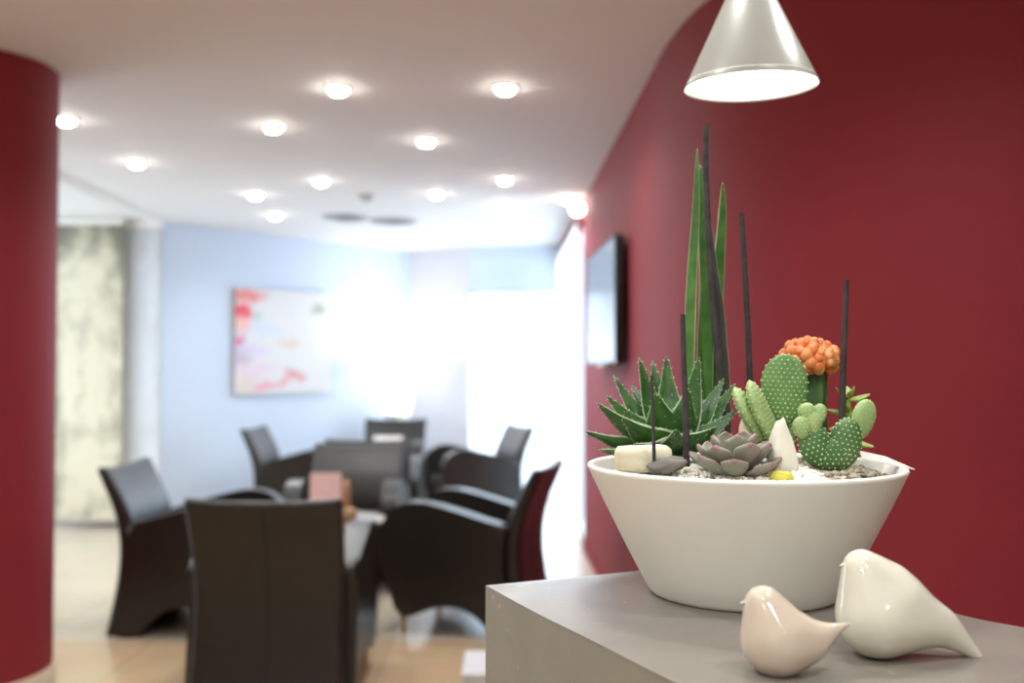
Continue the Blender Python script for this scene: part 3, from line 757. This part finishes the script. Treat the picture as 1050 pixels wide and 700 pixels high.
bm = bmesh.new(); box(bm, 0.012, L-0.012, -0.004, 0.002, 0.012, hh-0.012); obj('screen', bm, M_screen, tv)
bm = bmesh.new(); box(bm, L*.35, L*.65, -0.085, -0.045, hh*.3, hh*.7, .004, 1); obj('wall_bracket', bm, M_black, tv)
bm = bmesh.new(); box(bm, L*.4, L*.6, -0.03, 0.0, -0.012, 0.0, .003, 1); obj('sensor_bar', bm, M_chrome, tv)

# ------------------------------------------------------------------ painting
def painting_mat(w, h):
    m = bpy.data.materials.new('abstract_paint'); m.use_nodes = True; nt = m.node_tree; b = nt.nodes['Principled BSDF']; b.inputs['Roughness'].default_value = .7
    tc = nt.nodes.new('ShaderNodeTexCoord'); n = nt.nodes.new('ShaderNodeTexNoise'); n.inputs['Scale'].default_value = 5; n.inputs['Detail'].default_value = 4
    nt.links.new(tc.outputs['Object'], n.inputs['Vector'])
    vs = nt.nodes.new('ShaderNodeVectorMath'); vs.operation = 'SUBTRACT'; vs.inputs[1].default_value = (.5, .5, .5); nt.links.new(n.outputs['Color'], vs.inputs[0])
    sc = nt.nodes.new('ShaderNodeVectorMath'); sc.operation = 'SCALE'; sc.inputs['Scale'].default_value = .28; nt.links.new(vs.outputs[0], sc.inputs[0])
    ad = nt.nodes.new('ShaderNodeVectorMath'); ad.operation = 'ADD'; nt.links.new(tc.outputs['Object'], ad.inputs[0]); nt.links.new(sc.outputs[0], ad.inputs[1])
    prev = None
    for (u, v, ru, rv, colr, al) in [(.3, .40, .28, .05, (196, 208, 224), .7), (.05, .62, .12, .12, (186, 164, 182), .8), (.17, .57, .2, .07, (206, 196, 220), .8), (.15, .78, .24, .06, (222, 192, 210), .7), (.12, .92, .14, .11, (214, 196, 180), .7),
            (.12, .06, .18, .07, (218, 124, 118), .9), (.07, .22, .09, .07, (220, 60, 80), .95), (.08, .34, .07, .1, (230, 172, 168), .8), (.05, .47, .08, .05, (206, 90, 150), .9), (.22, .27, .05, .08, (160, 184, 184), .8),
            (.88, .16, .08, .06, (150, 158, 132), .8), (.58, .50, .12, .06, (214, 188, 170), .8), (.6, .82, .13, .06, (214, 146, 146), .9), (.45, .9, .18, .04, (226, 150, 164), .85), (.30, .955, .09, .03, (240, 70, 146), .95)]:
        s1 = nt.nodes.new('ShaderNodeVectorMath'); s1.operation = 'SUBTRACT'; s1.inputs[1].default_value = (u*w, 0, (1-v)*h); nt.links.new(ad.outputs[0], s1.inputs[0])
        s2 = nt.nodes.new('ShaderNodeVectorMath'); s2.operation = 'DIVIDE'; s2.inputs[1].default_value = (ru*w, 1e3, rv*h); nt.links.new(s1.outputs[0], s2.inputs[0])
        l = nt.nodes.new('ShaderNodeVectorMath'); l.operation = 'LENGTH'; nt.links.new(s2.outputs[0], l.inputs[0])
        mr = nt.nodes.new('ShaderNodeMapRange'); mr.inputs['From Min'].default_value = 1.25; mr.inputs['From Max'].default_value = .55; mr.inputs['To Max'].default_value = al; nt.links.new(l.outputs['Value'], mr.inputs['Value'])
        mx = nt.nodes.new('ShaderNodeMixRGB'); mx.inputs['Color2'].default_value = (*lin(colr), 1)
        if prev is None: mx.inputs['Color1'].default_value = (*lin((214, 213, 212)), 1)
        else: nt.links.new(prev.outputs['Color'], mx.inputs['Color1'])
        nt.links.new(mr.outputs[0], mx.inputs['Fac']); prev = mx
    nt.links.new(prev.outputs['Color'], b.inputs['Base Color'])
    return m
wdir = Vector((1.97, 2.13, 0)).normalized(); wn = Vector((wdir.y, -wdir.x, 0))
pA = Vector((-2.61, 9.29, 0)); pB = Vector((-1.87, 10.09, 0)); pw = (pB-pA).length; ph = 1.0
po = pA+wn*0.012
art = thing('painting', 'square white abstract canvas with red and pink patches on the pale blue wall', 'painting', (po.x, po.y, 1.115), math.atan2(wdir.y, wdir.x))
bm = bmesh.new(); box(bm, 0.02, pw-.02, -0.022, 0.012, .02, ph-.02); obj('stretcher_frame', bm, M_oak, art)
bm = bmesh.new(); box(bm, 0, pw, -0.034, -0.022, 0, ph, .004, 2); obj('canvas', bm, painting_mat(pw, ph), art)

# ------------------------------------------------------------------ panel curtains
def panel_mat(name, base, spot, w, h, amt, redspot=False):
    m = bpy.data.materials.new(name); m.use_nodes = True; nt = m.node_tree; b = nt.nodes['Principled BSDF']; b.inputs['Roughness'].default_value = .85
    tc = nt.nodes.new('ShaderNodeTexCoord'); sx = nt.nodes.new('ShaderNodeSeparateXYZ'); nt.links.new(tc.outputs['Object'], sx.inputs[0])
    mp = nt.nodes.new('ShaderNodeMapping'); mp.inputs['Scale'].default_value = (1.1, 1, .8); nt.links.new(tc.outputs['Object'], mp.inputs['Vector'])
    n = nt.nodes.new('ShaderNodeTexNoise'); n.inputs['Scale'].default_value = 4.2; n.inputs['Detail'].default_value = 5; n.inputs['Roughness'].default_value = .65; nt.links.new(mp.outputs[0], n.inputs['Vector'])
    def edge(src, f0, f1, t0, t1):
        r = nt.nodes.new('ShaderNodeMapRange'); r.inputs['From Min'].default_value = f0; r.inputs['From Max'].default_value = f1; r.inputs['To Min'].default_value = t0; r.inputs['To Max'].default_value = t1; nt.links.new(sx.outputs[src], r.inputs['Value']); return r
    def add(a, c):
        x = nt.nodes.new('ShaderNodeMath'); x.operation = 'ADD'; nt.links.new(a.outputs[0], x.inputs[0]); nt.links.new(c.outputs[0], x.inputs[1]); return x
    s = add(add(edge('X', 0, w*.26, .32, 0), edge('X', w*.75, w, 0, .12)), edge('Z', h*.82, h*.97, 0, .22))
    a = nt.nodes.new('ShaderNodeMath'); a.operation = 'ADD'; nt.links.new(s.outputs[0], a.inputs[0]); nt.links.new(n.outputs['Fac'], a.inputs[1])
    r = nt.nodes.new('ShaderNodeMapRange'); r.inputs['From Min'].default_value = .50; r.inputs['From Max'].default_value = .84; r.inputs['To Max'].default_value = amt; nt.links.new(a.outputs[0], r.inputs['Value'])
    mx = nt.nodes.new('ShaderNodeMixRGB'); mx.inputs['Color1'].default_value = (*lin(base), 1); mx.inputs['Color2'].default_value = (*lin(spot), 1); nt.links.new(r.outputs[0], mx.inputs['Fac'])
    nt.links.new(mx.outputs['Color'], b.inputs['Base Color'])
    return m
def panel(x0p, x1p, Y, base, spot, amt, label, z1):
    a = P(x0p, 300, Y).x; b = P(x1p, 300, Y).x; w = b-a; h = z1-.10
    t = thing('panel_curtain', label, 'curtain', (a, Y, .04), 0, 'panel curtains by the pale blue wall')
    bm = bmesh.new(); box(bm, 0, w, -.004, .004, .03, h+.03)
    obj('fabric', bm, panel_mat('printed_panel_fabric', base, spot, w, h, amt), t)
    bm = bmesh.new(); box(bm, 0, w, -.010, .010, 0, .03, .003, 1); obj('weight_bar', bm, M_chrome, t)
    bm = bmesh.new(); box(bm, 0, w, -.016, .016, h+.03, H-.045, .003, 1); obj('top_rail', bm, M_ring, t)
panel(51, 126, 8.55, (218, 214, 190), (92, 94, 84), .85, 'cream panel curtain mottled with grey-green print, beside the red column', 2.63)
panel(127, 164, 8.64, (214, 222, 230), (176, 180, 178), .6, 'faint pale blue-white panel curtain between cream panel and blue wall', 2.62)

# ------------------------------------------------------------------ armchairs
def chaikin(p, it=2):
    for _ in range(it):
        q = []
        for i in range(len(p)):
            a, b = p[i], p[(i+1) % len(p)]
            q += [(a[0]*.75+b[0]*.25, a[1]*.75+b[1]*.25), (a[0]*.25+b[0]*.75, a[1]*.25+b[1]*.75)]
        p = q
    return p
SIDE = [(-.34, 0), (-.335, 0.004), (-.305, .15), (-.275, .35), (-.275, .48), (-.305, .565), (-.20, .592), (-.05, .635), (.08, .668), (.18, .682), (.275, .665), (.345, .61), (.385, .525), (.375, .40), (.345, .28), (.31, .17), (.29, .105),
        (.25, .085), (.17, .11), (.07, .15), (-.04, .155), (-.13, .12), (-.20, .05), (-.235, 0.004), (-.24, 0)]
def make_armchair():
    t = thing('armchair', '', 'chair')
    side = chaikin(SIDE, 2)
    for sg in (-1, 1):
        bm = bmesh.new(); x0, x1 = (.245, .345) if sg > 0 else (-.345, -.245)
        A = [bm.verts.new((x0, u, v)) for u, v in side]; B = [bm.verts.new((x1, u, v)) for u, v in side]; n = len(side)
        f0 = bm.faces.new(A[::-1]); f1 = bm.faces.new(B)
        for i in range(n): bm.faces.new((A[i], A[(i+1) % n], B[(i+1) % n], B[i]))
        bmesh.ops.bevel(bm, geom=list(f0.edges)+list(f1.edges), offset=.022, segments=4, profile=.5, affect='EDGES')
        bmesh.ops.triangulate(bm, faces=[f for f in bm.faces if len(f.verts) > 4])
        obj('side_panel', bm, M_leather, t, smooth=45)
    # full-height back
    bm = bmesh.new(); rows = []
    prof = catmull([(-.375, 0, .09), (-.342, .15, .09), (-.315, .32, .09), (-.312, .48, .088), (-.345, .63, .08), (-.402, .76, .07), (-.436, .830, .062)], 4)
    ring0 = []
    def rr(hw, ht, r, n=5):
        pts = []
        for cx, cy, a0 in ((hw-r, ht-r, 0), (-hw+r, ht-r, PI/2), (-hw+r, -ht+r, PI), (hw-r, -ht+r, 1.5*PI)):
            for k in range(n+1):
                a = a0+PI/2*k/n; pts.append((cx+r*math.cos(a), cy+r*math.sin(a)))
        # extra points along the long sides for the curved top
        out = []
        for i, p in enumerate(pts):
            q = pts[(i+1) % len(pts)]; out.append(p)
            if abs(p[0]-q[0]) > .2:
                for k in range(1, 12): out.append((p[0]+(q[0]-p[0])*k/12, p[1]+(q[1]-p[1])*k/12))
        return out
    secs = [(p.x, p.y, p.z, 1) for p in prof]
    u, v, th, _ = secs[-1]
    secs += [(u-.004, v+.012, th*.92, .992), (u-.007, v+.021, th*.72, .982), (u-.009, v+.025, th*.4, .965)]
    for u, v, th, k in secs:
        hw = .312*k*(1-.035*math.sin(PI*min(1, v/.86))); ring = []
        for x, y in rr(hw, th/2, min(th/2*.95, .03)):
            e = (x/hw)**2; top = max(0, (v-.55)/.3)
            ring.append(bm.verts.new((x, u+y, v-.010*(1-e)*top+0.004*e*e*top)))
        rows.append(ring)
    for A, B in zip(rows, rows[1:]):
        n = len(A)
        for i in range(n): bm.faces.new((A[i], A[(i+1) % n], B[(i+1) % n], B[i]))
    bm.faces.new(rows[0][::-1])
    n = len(rows[-1]); cv = bm.verts.new(sum((v.co for v in rows[-1]), Vector())/n)
    top = rows[-1]
    bm.verts.remove(cv); f = bm.faces.new(top); bmesh.ops.triangulate(bm, faces=[f])
    br = obj('backrest', bm, M_leather, t, smooth=50)
    bm = bmesh.new(); tube(bm, [(0, p.x-p.z/2-.0005, p.y-.010*max(0, (p.y-.55)/.3)) for p in prof], .003, 6); obj('back_seam', bm, M_seam, br, smooth=True)
    # seat cushion and front rail
    bm = bmesh.new(); box(bm, -.243, .243, -.26, .36, .29, .43, .045, 4)
    for v in bm.verts:
        if v.co.z > .40: v.co.z += .018*(1-(v.co.x/.25)**2)
    obj('seat_cushion', bm, M_leather2, t, smooth=45)
    bm = bmesh.new(); box(bm, -.244, .244, -.27, .31, .17, .30, .015, 2); obj('seat_base', bm, M_leather, t, smooth=45)
    for sg in (-1, 1):
        bm = bmesh.new(); lathe(bm, [(0, 0), (.014, 0), (.022, .11), (0, .11)], 16, center=(sg*.295, .265, 0)); o = obj('leg', bm, M_oak, t, smooth=40); o['label'] = 'short pale wooden front leg'
    return t
G1, G2 = 'dark armchairs round the front table', 'dark armchairs round the rear table'
R = math.radians
ch0 = make_armchair()
spots = [(-0.975, 4.36, 0, 'nearest dark brown armchair, seen from behind, in the foreground centre-left', G1),
         (-1.66, 5.42, -91, 'dark armchair facing right at the front table, between red column and nearest armchair', G1),
         (-0.235, 5.42, 76, 'dark armchair in side view facing left at the front table, next to the counter', G1),
         (-1.03, 6.35, 180, 'brown armchair facing the camera across the front table, with the pink card before it', G1),
         (-1.04, 7.62, 0, 'armchair back to back with the front table group, only its top edge showing', G2),
         (-1.79, 8.60, -93, 'rear dark armchair facing right, below the painting', G2),
         (-0.34, 8.78, 110, 'rear dark armchair facing left before the bright window', G2),
         (-1.17, 9.62, 180, 'farthest armchair, facing the camera in front of the floor lamp', G2)]
for i, (x, y, a, lab, g) in enumerate(spots):
    if i == 0: ch0.location = (x, y, 0); ch0.rotation_euler = (0, 0, R(a)); ch0['label'] = lab; ch0['group'] = g
    else: dup(ch0, (x, y, 0), R(a), lab, g)

# ------------------------------------------------------------------ tables
def make_table(loc, label):
    t = thing('side_table', label, 'table', loc, 0, 'low round tables')
    bm = bmesh.new(); lathe(bm, [(0, .525), (.285, .525), (.297, .53), (.30, .54), (.297, .55), (0, .55)], 64); obj('tabletop', bm, M_top_t, t, smooth=40)
    bm = bmesh.new(); lathe(bm, [(0, .03), (.17, .03), (.17, .525), (0, .525)], 48); obj('drum_core', bm, M_black, t, smooth=40)
    bm = bmesh.new(); lathe(bm, [(.17, .29), (.25, .29), (.255, .30), (.25, .315), (.17, .315)], 48, close=True); obj('lower_shelf', bm, M_top_t, t, smooth=40)
    bm = bmesh.new(); lathe(bm, [(0, 0), (.24, 0), (.24, .015), (.17, .03), (0, .03)], 48); obj('base', bm, M_chrome, t, smooth=40)
    return t
tb = make_table((-0.98, 5.42, 0), 'low round pale-topped table between the four front armchairs')
dup(tb, (-1.1, 8.55, 0), 0, 'low round table among the rear armchairs, mostly hidden', 'low round tables')
def menu(loc, w, h, rz, m, label):
    t = thing('menu_card', label, 'menu card', loc, rz)
    bm = bmesh.new()
    for sg in (-1, 1):
        box(bm, -w/2, w/2, -.002, .002, 0, h, M=Matrix.Translation((0, sg*.035, 0)) @ Matrix.Rotation(sg*.13, 4, 'X'))
    obj('card', bm, m, t)
    bm = bmesh.new(); box(bm, -w/2, w/2, -.045, .045, -.0, .004, .001, 1); obj('base', bm, M_ring, t)
p = P(334, 500, 5.42)
menu((p.x, 5.42, .55), .165, .25, .05, mat('pink_card', (226, 188, 184), .6, noise_amt=.03), 'pink standing menu card on the front table')
p = P(398, 447, 8.42)
menu((p.x, 8.42, .55), .24, .245, 0, mat('white_card', (240, 236, 234), .6, noise_amt=.02), 'white standing menu card on the rear table')
# small wooden cups beside the card
M_brown = mat('brown_glaze', (150, 112, 76), .4, noise_amt=.1, noise_scale=20)
for px, py, Y, r, h, lab in ((355, 509, 5.50, .024, .20, 'slim brown condiment jar beside the pink menu card'), (359, 523, 5.27, .038, .08, 'low brown bowl in front of the slim jar on the front table')):
    p = P(px, py, Y); t = thing('condiment_jar', lab, 'jar', (p.x, Y, .55))
    bm = bmesh.new(); lathe(bm, [(0, 0), (r*.8, 0), (r, .01), (r, h*.7), (r*.8, h*.86), (r*.7, h*.88), (0, h*.88)], 28); obj('body', bm, M_brown, t, smooth=40)
    bm = bmesh.new(); lathe(bm, [(0, h*.88), (r*.78, h*.88), (r*.78, h*.96), (r*.3, h), (0, h)], 28); obj('lid', bm, M_oak, t, smooth=40)

# ------------------------------------------------------------------ floor lamp in the far corner
fl = thing('floor_lamp', 'glowing white trumpet floor lamp in the far corner', 'lamp', (-1.18, 10.25, 0))
M_flow = bpy.data.materials.new('glowing_white_shade'); M_flow.use_nodes = True
b = M_flow.node_tree.nodes['Principled BSDF']; b.inputs['Base Color'].default_value = (.9, .9, .9, 1); b.inputs['Emission Color'].default_value = (1, .97, .94, 1); b.inputs['Emission Strength'].default_value = 1.6
bm = bmesh.new(); lathe(bm, [(.13, .90), (.15, 1.02), (.19, 1.16), (.27, 1.30), (.40, 1.46), (.405, 1.465), (.395, 1.468), (.26, 1.31), (.18, 1.17), (.14, 1.03), (.12, .90)], 48, close=True); o = obj('lamp_shade', bm, M_flow, fl, smooth=60); o['label'] = 'glowing flared white shade'
bm = bmesh.new(); lathe(bm, [(0, .02), (.05, .02), (.06, .5), (.128, .90), (0, .90)], 32); obj('stem', bm, M_ring, fl, smooth=40)
bm = bmesh.new(); lathe(bm, [(0, 0), (.18, 0), (.18, .012), (.05, .03), (0, .03)], 40); obj('base', bm, M_ring, fl, smooth=40)
d = bpy.data.lights.new('floor_lamp_bulb', 'POINT'); d.energy = 6; d.color = (1, .96, .92); d.shadow_soft_size = .12
o = bpy.data.objects.new('floor_lamp_bulb', d); C.objects.link(o); o.parent = fl; o.location = (0, 0, 1.55)

# ------------------------------------------------------------------ white stand beside the counter
p = PZ(487, 667, .28)
M_stand = mat('white_laminate', (190, 190, 195), .5, noise_amt=.01)
t = thing('white_plinth', 'small white box stand on the floor by the left end of the counter', 'stand', (-0.06, 3.75, 0))
w0 = P(478, 667, 4.05)
bm = bmesh.new(); box(bm, w0.x+.06, w0.x+.06+.32, 0, .30, 0, w0.z-.02, .004, 1); obj('body', bm, M_stand, t)
bm = bmesh.new(); box(bm, w0.x+.055, w0.x+.06+.325, -.005, .305, w0.z-.02, w0.z, .004, 1); obj('top_board', bm, M_stand, t)
